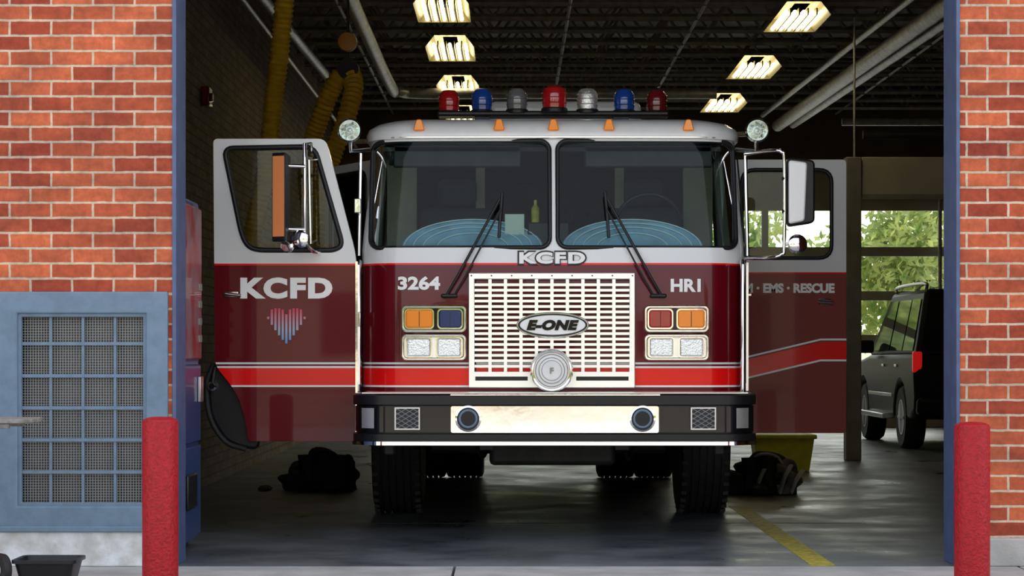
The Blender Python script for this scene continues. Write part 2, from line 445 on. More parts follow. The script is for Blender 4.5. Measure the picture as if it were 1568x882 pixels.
def rear_door(name, x0, x1):
    e = empty(name, ((x0+x1)/2, 34.1, 0))
    L_ = []
    zs = [0, .62, 1.32, 1.98, 2.65, 3.34, 3.9]
    for zz in zs: L_.append((x0, x1, 34.08, 34.14, max(zz-.07, 0), min(zz+.07, 3.9)))
    n = 3
    for i in range(n+1):
        xx = x0+(x1-x0)*i/n; L_.append((max(xx-.05, x0), min(xx+.05, x1), 34.075, 34.145, 0, 3.9))
    boxes('frame', L_, 'beige', e)
    box('solid_panel', x0, x1, 34.1, 34.12, 3.34, 3.9, 'beige', e)
    box('lower_panel', x0, x1, 34.1, 34.12, 0, .62, 'beige', e)
    box('glass', x0+.01, x1-.01, 34.105, 34.11, .62, 3.34, 'glassdoor', e)
rear_door('door_1', 2.45, 6.6)
rear_door('door_2', -1.6, 2.1)

w = empty('window_1', (-2.29, YW, .83))
plate('frame', [[(-2.75, .206), (-1.833, .206), (-1.833, 1.464), (-2.75, 1.464)],
                [(-2.634, .321), (-1.948, .321), (-1.948, 1.349), (-2.634, 1.349)]], YW-.03, YW+.08, 'bluepaint', w, .008)
plate('inner_frame', [[(-2.64, .315), (-1.942, .315), (-1.942, 1.355), (-2.64, 1.355)],
                      [(-2.615, .34), (-1.967, .34), (-1.967, 1.33), (-2.615, 1.33)]], YW-.012, YW+.02, 'bluepaint', w, .004)
L_ = []
for i in range(1, 4):
    x = -2.634+.686*i/4; L_.append((x-.007, x+.007, YW+.005, YW+.02, .32, 1.35))
for i in range(1, 6):
    z = .321+1.028*i/6+.01; L_.append((-2.634, -1.948, YW, YW+.015, z-.009, z+.009))
boxes('grid_bars', L_, 'bluepaint', w)
L_ = []
x = -2.634
while x < -1.95: L_.append((x-.0018, x+.0018, YW+.03, YW+.035, .32, 1.35)); x += .0145
z = .325
while z < 1.35: L_.append((-2.634, -1.948, YW+.035, YW+.04, z-.0018, z+.0018)); z += .0145
boxes('wire_mesh', L_, new_mat('mesh_wire', (.28, .29, .29), .6), w)
box('window_glass', -2.64, -1.94, YW+.10, YW+.11, .31, 1.36, new_mat('dim_glass', (.13, .13, .13), .25, noise=.6, nscale=2.5), w)
box('window_sill', -2.78, -1.84, YW-.05, YW+.0, .185, .215, 'bluepaint', w, .005)

for (x, top, r) in ((-1.72, .82, .088), (2.25, .795, .087)):
    e = empty('bollard', (x, 11, 0))
    lathe('post', [(r, 0), (r, top-.02), (r-.006, top-.006), (r-.02, top), (r*.5, top+.006), (0, top+.008)], (x, 11, 0), (0, 0, 1), 'bollard', e, 40)
    lathe('base_ring', [(r+.012, 0), (r+.012, .012), (r, .018)], (x, 11, 0), (0, 0, 1), 'concrete', e, 40)

e = empty('fire_alarm', (-2.56, 18.9, 3.28))
box('horn_box', -2.6, -2.53, 18.8, 19.0, 3.2, 3.36, 'reddark', e, .01)
box('strobe', -2.53, -2.51, 18.85, 18.95, 3.24, 3.31, 'reddark', e, .005)

e = empty('vending_machine', (-2.1, 12.85, 0))
box('cabinet', -2.47, -1.845, 12.42, 13.25, .05, 2.02, 'vblue', e, .02)
box('door_panel', -1.845, -1.825, 12.44, 13.23, 1.1, 1.98, 'vred', e, .01)
box('display_panel', -1.845, -1.83, 12.44, 13.23, .62, 1.07, 'vblue', e, .01)
box('lower_panel', -1.845, -1.83, 12.44, 13.23, .08, .60, 'vblue', e, .01)
boxes('buttons', [(-1.825, -1.815, 13.1, 13.18, 1.5-.1*i, 1.54-.1*i) for i in range(4)], 'post', e)
box('coin_slot', -1.83, -1.81, 13.08, 13.2, .85, 1.0, 'silver', e, .005)
box('delivery_flap', -1.83, -1.81, 12.6, 12.95, .25, .45, 'black', e, .01)
boxes('feet', [(-2.4, -1.9, 12.45, 12.55, 0, .05), (-2.4, -1.9, 13.1, 13.2, 0, .05)], 'dark', e)

# ------------------------------------------------------------------ FIRE TRUCK
CX = .256
def E(u, vv):           # cab front elevation drawing, 4 mm units
    return (CX+(u-848)*.004, 1.15+(537-vv)*.004)
truck = empty('fire_truck', (CX, 17, 0))
HW = 1.195; RC = .28
def chw(z): return HW-(0 if z < 1.78 else .045*(z-1.78)/.67)
def cyf(z): return 13.776+(0 if z < 1.78 else .24*(z-1.78))
def cab_y(X, z, off=0.):
    x = abs(X-CX); hw = chw(z); y = cyf(z)+.025*(x/hw)**2
    d = x-(hw-RC)
    if d > 0: y += RC-math.sqrt(max(RC*RC-min(d, RC)**2, 0))
    return y+off
def ring(z, inset=0., yb=17.0):
    hw = chw(z)-inset; r = max(RC-inset*.3, .06); yf = cyf(z)+inset; P = []
    def yy(x): return yf+.025*(x/hw)**2
    P.append((CX-hw, yb-inset, z))
    for k in range(11):
        t = PI/2*k/10; x = -(hw-r)-r*math.cos(t); P.append((CX+x, yy(x)+r-r*math.sin(t), z))
    for k in range(1, 12):
        x = -(hw-r)+2*(hw-r)*k/12; P.append((CX+x, yy(x), z))
    for k in range(11):
        t = PI/2*k/10; x = (hw-r)+r*math.sin(t); P.append((CX+x, yy(x)+r-r*math.cos(t), z))
    P.append((CX+hw, yb-inset, z)); return P
def loft(name, rings, mat, parent, caps=True):
    v = [p for r in rings for p in r]; n = len(rings[0]); f = []
    for i in range(len(rings)-1):
        for k in range(n):
            k2 = (k+1) % n; f.append((i*n+k, i*n+k2, (i+1)*n+k2, (i+1)*n+k))
    if caps: f.append(tuple(range(n))); f.append(tuple(range(len(v)-1, len(v)-n-1, -1)))
    return mesh(name, v, f, mat, parent)
outer = loft('cab_shell', [ring(z, i) for z, i in ((.878, .02), (.89, 0), (1.3, 0), (1.78, 0), (2.1, 0), (2.48, 0))], 'livery', None)
inner = loft('cut_in', [ring(z, .05) for z in (.95, 1.3, 1.78, 2.1, 2.43)], 'livery', None)
WSL = rr(E(565, 0)[0], E(842, 0)[0], E(0, 379)[1], 2.45, .06)
WSR = [(2*CX-x, z) for x, z in WSL]
cut = [inner, prism('cut_a', WSL, 13.2, 14.6, 'livery'), prism('cut_b', WSR, 13.2, 14.6, 'livery')]
cut.append(box('cut_c', -1.2, CX-1.0, 14.05, 14.85, .97, 2.4, 'livery'))
cut.append(box('cut_d', -1.2, CX-1.0, 15.5, 16.3, .97, 2.4, 'livery'))
cut.append(box('cut_e', CX+1.0, 1.8, 15.5, 16.3, .97, 2.4, 'livery'))
cut.append(box('cut_f', CX+1.0, 1.8, 14.15, 14.8, 1.8, 2.38, 'livery'))
for c in cut:
    md = outer.modifiers.new('b', 'BOOLEAN'); md.operation = 'DIFFERENCE'; md.object = c; md.solver = 'EXACT'
dg = bpy.context.evaluated_depsgraph_get(); dg.update()
me = bpy.data.meshes.new_from_object(outer.evaluated_get(dg))
outer.modifiers.clear(); outer.data = me
me.materials.clear(); me.materials.append(M['livery'])
for p in me.polygons: p.use_smooth = True; p.material_index = 0
me.set_sharp_from_angle(angle=math.radians(35))
for c in cut: bpy.data.objects.remove(c)
outer.parent = truck; outer.matrix_parent_inverse = Matrix.Translation(truck.location).inverted()
boxes('headliner', [(CX-1.08, CX+1.08, 14.1, 16.9, 2.40, 2.425), (CX-1.08, CX+1.08, 16.88, 16.92, .97, 2.42)], 'dark', truck)

loft('roof_cap', [ring(z, i) for z, i in ((2.462, .0), (2.465, -.022), (2.50, -.03), (2.54, -.018), (2.575, .03), (2.597, .10), (2.61, .25), (2.622, .5))], 'white', truck)
sweep('drip_rail', [(CX+x, cab_y(CX+x, 2.47, -.026), 2.472) for x in [-1.10+.1*i for i in range(23)]], .008, 'brushed', truck, 6)

def glasspane(name, outline, z0, z1):
    xs = [p[0] for p in outline]; xa, xb = min(xs), max(xs); r = .06
    cols = 40; rows = 8; v = []; f = []
    for i in range(cols+1):
        t = i/cols; t = (1-math.cos(PI*t))/2; x = xa+(xb-xa)*t
        d = max(r-(x-xa), r-(xb-x), 0); e = r-math.sqrt(max(r*r-d*d, 0))
        for j in range(rows+1):
            z = z0+e+(z1-z0-2*e)*j/rows; v.append((x, cab_y(x, z, .012), z))
    for i in range(cols):
        for j in range(rows):
            a = i*(rows+1)+j; f.append((a, a+1, a+rows+2, a+rows+1))
    mesh(name, v, f, 'glass', truck)
for nm, o in (('windshield_left', WSL), ('windshield_right', WSR)):
    glasspane(nm, o, E(0, 379)[1], 2.45)
    sweep(nm+'_gasket', [(x, cab_y(x, z, -.004), z) for x, z in o], .014, 'black', truck, 8, True)
sweep('door_seam', [(CX+1.196, 14.0, .95), (CX+1.196, 14.95, .95), (CX+1.196, 14.95, 1.8), (CX+1.155, 14.95, 2.42), (CX+1.155, 14.15, 2.42), (CX+1.196, 14.0, 1.8)], .006, 'black', truck, 6, True)
box('side_window_glass', CX+1.13, CX+1.135, 14.15, 14.8, 1.8, 2.38, 'glassdark', truck)

for sx, x in ((-1, CX-1.205), (1, CX+1.165)):
    yy = 13.93 if sx < 0 else 13.84
    sweep('grab_rail', [(x, yy+.05, 1.70), (x, yy, 1.68), (x, yy, .90), (x, yy+.05, .88)], .017, 'chrome', truck, 12)
for sx in (-1, 1):
    x = CX+sx*1.21
    sweep('pillar_rail', [(x, 14.0, 1.74), (x-sx*.01, 14.03, 2.38)], .012, 'chrome', truck, 10)
    boxes('corner_molding', [(x-.008, x+.008, 14.02, 14.04, .9, 1.7)], 'brushed', truck)

# interior
boxes('dashboard', [(CX-1.1, CX+1.1, 14.0, 14.5, 1.35, 1.78)], 'black', truck, .03)
def dome(name, cx, hw, h):  # pale blue dome with thin whitish arcs above the dashboard
    v = []; f = []; n = 28; m = 8
    for i in range(n+1):
        a = PI*i/n
        for j in range(m+1):
            b = PI/2*j/m
            v.append((cx-hw*math.cos(a)*math.cos(b*.7), 13.93+.16*math.sin(a)+.32*math.sin(b), 1.785+h*math.sin(a)*(.75+.25*math.cos(b))))
    for i in range(n):
        for j in range(m): k = i*(m+1)+j; f.append((k, k+1, k+m+2, k+m+1))
    k0 = len(v)
    for i in range(n+1):
        a = PI*i/n; v.append((cx-hw*math.cos(a), 13.92, 1.785))
    for i in range(n): f.append((i*(m+1), (i+1)*(m+1), k0+i+1, k0+i))
    mesh(name, v, f, 'dash', truck)
    for q, s in enumerate((.97, .84, .70, .5)):
        pp = []
        for i in range(29):
            a = PI*i/28; zz = 1.787+h*s*math.sin(a)
            pp.append((cx-hw*s*math.cos(a), 13.915+.16*s*math.sin(a), zz))
        sweep('dash_arc', pp, .0035, 'pale_arc', truck, 6)
dome('dash_dome_left', CX-.50, .44, .19); dome('dash_dome_right', CX+.49, .44, .19)
for i, sx in enumerate((-.62, .62)):
    box('seat_back', CX+sx-.25, CX+sx+.25, 14.95, 15.1, 1.3, 2.1, 'seat', truck, .05)
    box('seat_cushion', CX+sx-.25, CX+sx+.25, 14.6, 15.1, 1.2, 1.35, 'seat', truck, .05)
    box('headrest', CX+sx-.13, CX+sx+.13, 14.97, 15.07, 2.12, 2.3, 'seat', truck, .04)
box('engine_cover', CX-.33, CX+.33, 14.5, 16.2, .97, 1.75, 'black', truck, .08)
rg = [(CX+.62+.21*math.cos(2*PI*i/32), 14.42-.06*math.sin(2*PI*i/32), 1.95+.20*math.sin(2*PI*i/32)) for i in range(32)]
sweep('steering_wheel', rg, .014, 'black', truck, 8, True)
sweep('steering_column', [(CX+.62, 14.42, 1.95), (CX+.62, 14.3, 1.7)], .03, 'black', truck)
box('map_card', CX-.30, CX-.18, 14.0, 14.01, 1.86, 2.0, 'paper', truck)
lathe('bottle', [(.025, 0), (.025, .09), (.01, .11), (.01, .14)], (CX-.11, 14.05, 1.79+.16), (0, 0, 1), 'yellow', truck, 16)
box('bottle_shelf', CX-.16, CX+.1, 14.0, 14.15, 1.78, 1.95, 'black', truck, .01)
boxes('sun_visors', [(CX-1.0, CX-.2, 14.1, 14.16, 2.30, 2.44), (CX+.2, CX+1.0, 14.1, 14.16, 2.30, 2.44)], 'dark', truck, .01)
boxes('partition', [(CX-1.1, CX-.9, 15.2, 15.24, .97, 2.43), (CX+.9, CX+1.1, 15.2, 15.24, .97, 2.43), (CX-.5, CX-.44, 15.2, 15.24, 1.2, 2.43), (CX+.44, CX+.5, 15.2, 15.24, 1.2, 2.43)], 'beige', truck)

for u in (640, 764, 848, 934, 1057):
    X = E(u, 0)[0]; Z = 2.552; yb = cyf(Z)+.025*((X-CX)/HW)**2-.012
    prism('clearance_lamp', roundpoly([(X-.036, Z-.04), (X+.036, Z-.04), (X+.016, Z+.03), (X-.016, Z+.03)], .012), yb-.05, yb+.02, 'amber', truck, 'Y', .008)

def wiper(s):
    def Q(u, vv, off):
        X, Z = E(u, vv)
        if s > 0: X = 2*CX-X
        return (X, cab_y(X, Z, off), Z)
    sweep('wiper_arm', [Q(684, 452, -.03), Q(700, 425, -.05), Q(765, 305, -.05)], .009, 'black', truck, 8)
    sweep('wiper_link', [Q(696, 452, -.03), Q(712, 425, -.05), Q(768, 318, -.05)], .006, 'black', truck, 8)
    sweep('wiper_blade', [Q(769, 294, -.035), Q(766, 330, -.035), Q(764, 364, -.03)], .010, 'black', truck, 6)
    X, Y, Z = Q(688, 453, -.02)
    boxes('wiper_pivot', [(X-.05, X+.05, Y-.02, Y+.03, Z-.012, Z+.012)], 'black', truck, .008)
wiper(-1); wiper(1)

cy = lambda X, Z: cab_y(X, Z)
a = E(795, 404); b = E(896, 386)
text('lettering_back', 'KCFD', a[0], b[0], a[1], b[1], -.006, 'dark', truck, .085, .004, 0, cy, .010, 1.15)
text('lettering_front', 'KCFD', a[0], b[0], a[1], b[1], -.012, 'letter', truck, .045, .004, 0, cy, 0, 1.15)
a = E(609, 444); b = E(674, 423); text('number_left', '3264', a[0], b[0], a[1], b[1], -.008, 'letter', truck, .04, .004, 0, cy)
a = E(1027, 447); b = E(1073, 427); text('number_right', 'HR1', a[0], b[0], a[1], b[1], -.008, 'letter', truck, .04, .004, 0, cy)

# grille
g0 = 13.735
x0, z1 = E(718, 418); x1, z0 = E(972, 594)
plate('grille_frame', [[(x0, z0), (x1, z0), (x1, z1), (x0, z1)], [(x0+.035, z0+.10), (x1-.035, z0+.10), (x1-.035, z1-.04), (x0+.035, z1-.04)]], g0, g0+.04, 'brushed', truck, .005)
box('grille_backing', x0+.02, x1-.02, g0+.045, g0+.06, z0+.02, z1-.02, 'dark', truck)
L_ = []
n = 10
for i in range(1, n):
    xx = x0+.035+(x1-x0-.07)*i/n; L_.append((xx-.010, xx+.010, g0+.004, g0+.018, z0+.09, z1-.03))
m = 17; H = (z1-.04)-(z0+.10)
for j in range(1, m):
    zz = z0+.10+H*j/m; L_.append((x0+.03, x1-.03, g0+.008, g0+.03, zz-.008, zz+.008))
boxes('grille_bars', L_, 'brushed', truck)
boxes('grille_lower_slots', [(x0+.04, x0+.36, g0-.002, g0+.01, z0+.045, z0+.07), (x1-.36, x1-.04, g0-.002, g0+.01, z0+.045, z0+.07)], 'black', truck)
boxes('grille_rivets', [(x0+.012+i*(x1-x0-.032)/8, x0+.02+i*(x1-x0-.032)/8, g0-.004, g0+.002, z1-.022, z1-.014) for i in range(9)], 'dark', truck)
ex, ez = E(846, 498)
def ell(rx, rz, n=40): return [(ex+rx*math.cos(2*PI*i/n), ez+rz*math.sin(2*PI*i/n)) for i in range(n)]
prism('emblem_plate', ell(.222, .080), g0-.02, g0+.01, 'chrome', truck, 'Y', .006)
prism('emblem_edge', ell(.212, .070), g0-.024, g0-.01, 'dark', truck, 'Y', .002)
prism('emblem_field', ell(.200, .060), g0-.028, g0-.01, 'letter', truck, 'Y', .003)
text('emblem_letters', 'E-ONE', ex-.160, ex+.160, ez-.032, ez+.032, g0-.032, 'blackgloss', truck, .07, .006, .25, None, 0, 1.1)
sx_, sz_ = E(844, 567)
lathe('siren_housing', [(.06, .2), (.09, .1), (.128, .06), (.130, .0), (.122, -.012), (.112, -.01), (.108, .008), (.0, .008)], (sx_, 13.60, sz_), (0, 1, 0), 'chrome', truck, 48)
lathe('siren_face', [(.106, .012), (.106, -.002), (.085, -.006), (.06, -.008), (.058, -.013), (.04, -.014), (.0, -.014)], (sx_, 13.60, sz_), (0, 1, 0), 'white', truck, 48)
for rr_ in (.045, .060, .078, .098):
    sweep('siren_ring', [(sx_+rr_*math.cos(2*PI*i/36), 13.590, sz_+rr_*math.sin(2*PI*i/36)) for i in range(36)], .002, 'post', truck, 6, True)
text('siren_letter', 'F', sx_-.010, sx_+.012, sz_-.018, sz_+.018, 13.582, 'post', truck, .02)

def cluster(s):
    def q(u):
        X = CX+(u-848)*.004
        return X if s < 0 else 2*CX-X+.016
    yb = 13.768
    def rect(ua, ub, va, vb):
        xa, xb = sorted((q(ua), q(ub))); za = 1.15+(537-vb)*.004; zb = 1.15+(537-va)*.004
        return xa, xb, za, zb
    for (va, vb) in ((468, 509), (512, 552)):
        xa, xb, za, zb = rect(615, 714, va, vb)
        o = rr(xa, xb, za, zb, .03); i_ = rr(xa+.018, xb-.018, za+.018, zb-.018, .02)
        plate('lamp_bezel', [o, i_], yb-.055, yb+.03, 'chrome', truck, .006)
        prism('lamp_backing', i_, yb-.02, yb+.04, 'blackgloss' if va < 500 else 'brushed', truck)
    inner_ = (672, 707, 'navy' if s < 0 else 'redlens')
    outer_ = (622, 663, 'amber')
    for t in (inner_, outer_):
        xa, xb, za, zb = rect(t[0], t[1], 475, 502)
        plate('signal_rim', [rr(xa-.008, xb+.008, za-.008, zb+.008, .024), rr(xa, xb, za, zb, .02)], yb-.042, yb, 'chrome', truck)
        prism('signal_lens', rr(xa, xb, za, zb, .02), yb-.045, yb, t[2], truck, 'Y', .01)
        boxes('lens_rib', [((xa+xb)/2-.002, (xa+xb)/2+.002, yb-.047, yb-.04, za+.008, zb-.008)], 'dark', truck)
    for (ua, ub) in ((622, 662), (668, 708)):
        xa, xb, za, zb = rect(ua, ub, 516, 548)
        plate('headlamp_rim', [rr(xa, xb, za, zb, .02), rr(xa+.008, xb-.008, za+.008, zb-.008, .015)], yb-.05, yb, 'chrome', truck)
        prism('headlamp_lens', rr(xa+.006, xb-.006, za+.006, zb-.006, .016), yb-.042, yb, 'clear', truck, 'Y', .012)
        xm = (xa+xb)/2; zm = (za+zb)/2
        lathe('headlamp_bowl', [(.048, -.004), (.045, 0), (0.0, .0)], (xm, yb-.042, zm), (0, 1, 0), 'clear', truck, 24)
cluster(-1); cluster(1)

# bumper
def bring(z, ins):
    hw = 1.21-ins; r = .22; yf = 13.30+ins; yb = 14.0; P = [(CX-hw, yb, z)]
    for k in range(9):
        t = PI/2*k/8; P.append((CX-(hw-r)-r*math.cos(t), yf+r-r*math.sin(t), z))
    for k in range(9):
        t = PI/2*k/8; P.append((CX+(hw-r)+r*math.sin(t), yf+r-r*math.cos(t), z))
    P.append((CX+hw, yb, z)); return P
loft('bumper', [bring(z, i) for z, i in ((.60, .03), (.615, .0), (.655, .0), (.66, .02), (.825, .02), (.83, 0), (.885, 0), (.895, .01), (.895, .03))], 'black', truck)
loft('bumper_chrome_lip', [bring(z, i) for z, i in ((.588, .02), (.59, -.006), (.612, -.006), (.614, .02))], 'chrome', truck)
loft('bumper_side_band', [bring(z, i) for z, i in ((.665, .03), (.667, .012), (.82, .012), (.822, .03))], 'blackgloss', truck)
plate('bumper_chrome_plate', [rr(CX-.618, CX+.612, .664, .822, .012)]+[[(CX+s*.515+.07*math.cos(2*PI*i/32), .748+.07*math.sin(2*PI*i/32)) for i in range(32)] for s in (-1, 1)],
      13.292, 13.312, 'chrome', truck, .004)
sweep('bumper_top_trim', [(CX-.62, 13.305, .888), (CX+.62, 13.305, .888)], .006, 'chrome', truck, 6)
boxes('bumper_top_deck', [(CX-1.15, CX+1.15, 13.4, 13.95, .88, .9)], 'brushed', truck)
for s in (-1, 1):
    X = CX+s*.515
    lathe('air_horn_ring', [(.078, .01), (.078, -.006), (.066, -.01), (.062, .01)], (X, 13.286, .748), (0, 1, 0), 'chrome', truck, 36)
    lathe('air_horn_bell', [(.064, -.008), (.05, .02), (.035, .024), (.0, .024)], (X, 13.284, .748), (0, 1, 0), 'black', truck, 36)
    sweep('air_horn_inner_ring', [(X+.05*math.cos(2*PI*i/32), 13.28, .748+.05*math.sin(2*PI*i/32)) for i in range(32)], .008, 'bluepaint', truck, 8, True)
    lathe('air_horn_core', [(.03, .01), (.026, -.004), (.0, -.01)], (X, 13.29, .748), (0, 1, 0), 'dark', truck, 20)
    xa, xb = sorted((CX+s*.80, CX+s*.95)); za, zb = .682, .815
    box('step_recess', xa, xb, 13.298, 13.312, za, zb, 'dark', truck)
    plate('step_frame', [[(xa, za), (xb, za), (xb, zb), (xa, zb)], [(xa+.008, za+.008), (xb-.008, za+.008), (xb-.008, zb-.008), (xa+.008, zb-.008)]], 13.288, 13.30, 'silver', truck)
    for d in (-1, 1):
        for j in range(-4, 9):
            w_ = xb-xa; h_ = zb-za; sl = .6*d
            zs = za+j*.028 if d > 0 else zb-j*.028
            pA = [xa, zs]; pB = [xb, zs+sl*w_]
            lo, hi = za+.004, zb-.004
            dz = pB[1]-pA[1]; ta = (lo-pA[1])/dz; tb = (hi-pA[1])/dz
            if ta > tb: ta, tb = tb, ta
            t0 = max(0, ta); t1 = min(1, tb)
            if t0 < t1:
                sweep('step_mesh', [(pA[0]+(pB[0]-pA[0])*t, 13.293, pA[1]+dz*t) for t in (t0, t1)], .0032, 'silver', truck, 5)
    v_ = []
    for aa in (22, 30, 38, 46):
        t = math.radians(aa); rr2 = .222
        for zz in (.69, .81): v_.append((CX+s*(.99+rr2*math.sin(t)), 13.302+.22-rr2*math.cos(t), zz))
    mesh('corner_lamp', v_, [(0, 1, 3, 2), (2, 3, 5, 4), (4, 5, 7, 6)], 'brushed', truck)
    boxes('tow_bracket', [(CX+s*1.0-.03, CX+s*1.0+.03, 13.6, 13.75, .52, .6)], 'dark', truck, .01)

boxes('chassis_frame', [(CX-.45, CX-.37, 13.6, 22.6, .55, .8), (CX+.37, CX+.45, 13.6, 22.6, .55, .8)], 'dark', truck)
boxes('front_underbody', [(CX-1.12, CX+1.12, 13.9, 15.0, .62, .88), (CX-.4, CX+.4, 14.3, 15.6, .42, .62), (CX-.85, CX+.85, 15.9, 16.05, .42, .55)], 'dark', truck, .03)
sweep('front_axle', [(CX-1.05, 15.98, .54), (CX+1.05, 15.98, .54)], .07, 'dark', truck)
for i in range(9):
    xx = CX-.5+i*.12; sweep('air_line', smoothpts([(xx, 14.6, .6), (xx+.05, 14.8, .43+.05*random.random()), (xx+.12, 14.9, .6)], 6), .012, 'rubber', truck, 6)
box('cab_floor', CX-1.15, CX+1.15, 14.9, 17, .86, .95, 'dark', truck)
tp = [(.30, -.15), (.40, -.165), (.50, -.17), (.535, -.155)]
for gx in (-.10, -.05, 0, .05, .10):
    tp += [(.545, gx-.02), (.545, gx-.007), (.53, gx-.005), (.53, gx+.005), (.545, gx+.007), (.545, gx+.02)]
tp += [(.535, .155), (.50, .17), (.40, .165), (.30, .15)]
for (dx, yy) in ((-1.055, 15.98), (1.08, 15.98), (-1.02, 20.4), (-.68, 20.4), (1.02, 20.4), (.68, 20.4)):
    lathe('tire', tp, (CX+dx, yy, .545), (1, 0, 0), 'rubber', truck, 48, 30)
    lathe('wheel_rim', [(.30, -.14), (.27, -.10), (.12, -.06), (.10, -.14), (0, -.14)] if dx < 0 else [(.30, .14), (.27, .10), (.12, .06), (.10, .14), (0, .14)], (CX+dx, yy, .545), (1, 0, 0), 'silver', truck, 32)
L_ = []
for dx in (-1.055, 1.08):
    for k in range(40):
        an = 2*PI*k/40
        for sgn in (-1, 1):
            c0 = Vector((CX+dx+sgn*.145, 15.98+.54*math.cos(an), .545+.54*math.sin(an)))
            L_.append((c0.x-.018, c0.x+.018, c0.y-.012, c0.y+.012, max(c0.z-.012, 0.002), c0.z+.012))
boxes('tire_lugs', L_, 'rubber', truck)
box('rear_body', CX-1.2, CX+1.2, 17.1, 22.6, .62, 2.45, 'maroon', truck, .03)
boxes('rollup_doors', [(CX-1.215, CX-1.2, 17.3+i*1.3, 18.4+i*1.3, 1.15, 2.35) for i in range(4)]+[(CX+1.2, CX+1.215, 17.3+i*1.3, 18.4+i*1.3, 1.15, 2.35) for i in range(4)], 'brushed', truck, .005)
for s in (-1, 1):
    sweep('wheel_arch', [(CX+s*1.2, 15.98+.62*math.cos(PI*i/16), .50+.62*math.sin(PI*i/16)) for i in range(17)], .03, 'black', truck, 8)

# ---- doors
DO = [(-2.1, 2.458), (-1.405, 2.458), (-1.214, 1.72), (-1.214, .59), (-1.885, .59), (-1.905, .74), (-1.96, .90), (-2.09, 1.06)]
DO = [(CX+x, z) for x, z in DO]
DO = roundpoly(DO, [.03, .05, .1, .03, .02, .05, .12, .05])
WI = [(-2.035, 2.40), (-1.475, 2.41), (-1.30, 1.80), (-1.355, 1.77), (-1.86, 1.77), (-1.92, 1.84)]
WI = roundpoly([(CX+x, z) for x, z in WI], [.06, .07, .06, .03, .08, .1])
DY = 13.88
plate('front_door', [DO, WI], DY, DY+.05, 'livery', truck, .006)
sweep('front_door_gasket', [(x, DY, z) for x, z in WI], .016, 'black', truck, 8, True)
prism('front_door_glass', WI, DY+.02, DY+.025, 'glassdoor', truck)
L_ = [E(u, vv) for u, vv in ((340, 450), (362, 450))]
box('door_handle_plate', L_[0][0], L_[1][0], DY-.012, DY, 1.48, 1.515, 'chrome', truck, .004)
sweep('door_handle', [(L_[0][0]+.01, DY-.03, 1.50), (L_[1][0]+.02, DY-.03, 1.49)], .01, 'chrome', truck)
FL = [E(u, vv) for u, vv in ((392, 560), (322, 556), (311, 590), (316, 640), (340, 678), (372, 690), (392, 690))]
prism('fender_liner', roundpoly(FL, .06), DY+.06, DY+.14, 'black', truck, 'Y', .02, 3)
sweep('fender_lip', smoothpts([(x, DY+.06, z) for x, z in FL[1:6]], 6), .016, 'rubber', truck, 8)
lx, lz = E(320, 592)
lathe('door_latch', [(.03, -.02), (.03, .02), (.018, .03), (0, .03)], (lx, DY+.05, lz), (0, -1, 0), 'chrome', truck, 20)
sweep('latch_rod', [(lx, DY+.03, lz), (lx+.02, DY+.03, lz+.12)], .01, 'dark', truck, 8)
a = E(365, 457); b = E(507, 424)
text('door_lettering', 'KCFD', a[0], b[0], a[1], b[1], DY-.004, 'letter', truck, .055, .006, 0, None, 0, 1.15)
heart = bands_mat('heart_gradient', [(1.18, (.05, .35, .75)), (1.28, (.45, .5, .65)), (1.40, (.75, .10, .14))], .4, 0, 'Z', 3., 'LINEAR')
hx, hz = E(436, 497); L_ = []
for i in range(11):
    t = -1+2*i/10
    top = .105*math.sqrt(max(0, 1-(abs(t)*2-1)**2))*.35+.065
    if abs(t) > .98: top = .05
    bot = -.115+.15*abs(t)**1.2
    L_.append((hx+t*.112-.0068, hx+t*.112+.0068, DY-.006, DY+.001, hz+bot, hz+top))
boxes('heart_emblem', L_, heart, truck)
boxes('door_hinge', [(CX-1.23, CX-1.19, 13.88, 13.96, z, z+.09) for z in (.75, 1.3, 2.0)], 'chrome', truck, .005)
boxes('door_edge_molding', [(CX-1.222, CX-1.208, DY-.006, DY+.055, .6, 1.7)], 'chrome', truck)

def crew_door(s, yd, angle=0.):
    hinge = bpy.data.objects.new('crew_door_hinge', None); COL.objects.link(hinge)
    wl = Vector((CX+s*1.21, yd, 0))
    hinge.parent = truck; hinge.location = wl-truck.location; hinge['wloc'] = tuple(wl)
    hinge.rotation_euler = (0, 0, angle)
    def q(x): return CX+s*x
    O = roundpoly([(q(1.21), 2.46), (q(2.036), 2.46), (q(2.036), .585), (q(1.21), .585)], .03)
    Wn = roundpoly([(q(1.32), 2.39), (q(1.935), 2.39), (q(1.935), 1.785), (q(1.32), 1.785)], .09)
    plate('crew_door', [O, Wn], yd, yd+.05, 'livery_sunlit', hinge, .006)
    sweep('crew_door_gasket', [(x, yd, z) for x, z in Wn], .014, 'black', hinge, 8, True)
    prism('crew_door_glass', Wn, yd+.02, yd+.025, 'glassdoor', hinge)
    for (za, zb, mt, dy) in ((1.078, 1.065, 'letter', .003), (1.055, .935, 'red', .003), (.935, .922, 'letter', .003)):
        up = .155
        pts = [(q(1.21), za), (q(1.86), za+up), (q(2.036), za+up), (q(2.036), zb+up), (q(1.86), zb+up), (q(1.21), zb)]
        prism('crew_door_stripe', pts, yd-dy, yd+.002, mt, hinge)
    sweep('crew_door_handle', [(q(1.84), yd-.03, 1.49), (q(1.94), yd-.03, 1.48)], .012, 'chrome', hinge)
    box('crew_handle_plate', *sorted((q(1.85), q(1.93))), yd-.01, yd, 1.46, 1.51, 'chrome', hinge, .004)
    return hinge
hR = crew_door(1, 15.42); crew_door(-1, 15.42, math.radians(-62))
text('crew_lettering', 'M · EMS · RESCUE', CX+1.335, CX+1.955, 1.545, 1.612, 15.415, 'letter', hR, .05, .006)
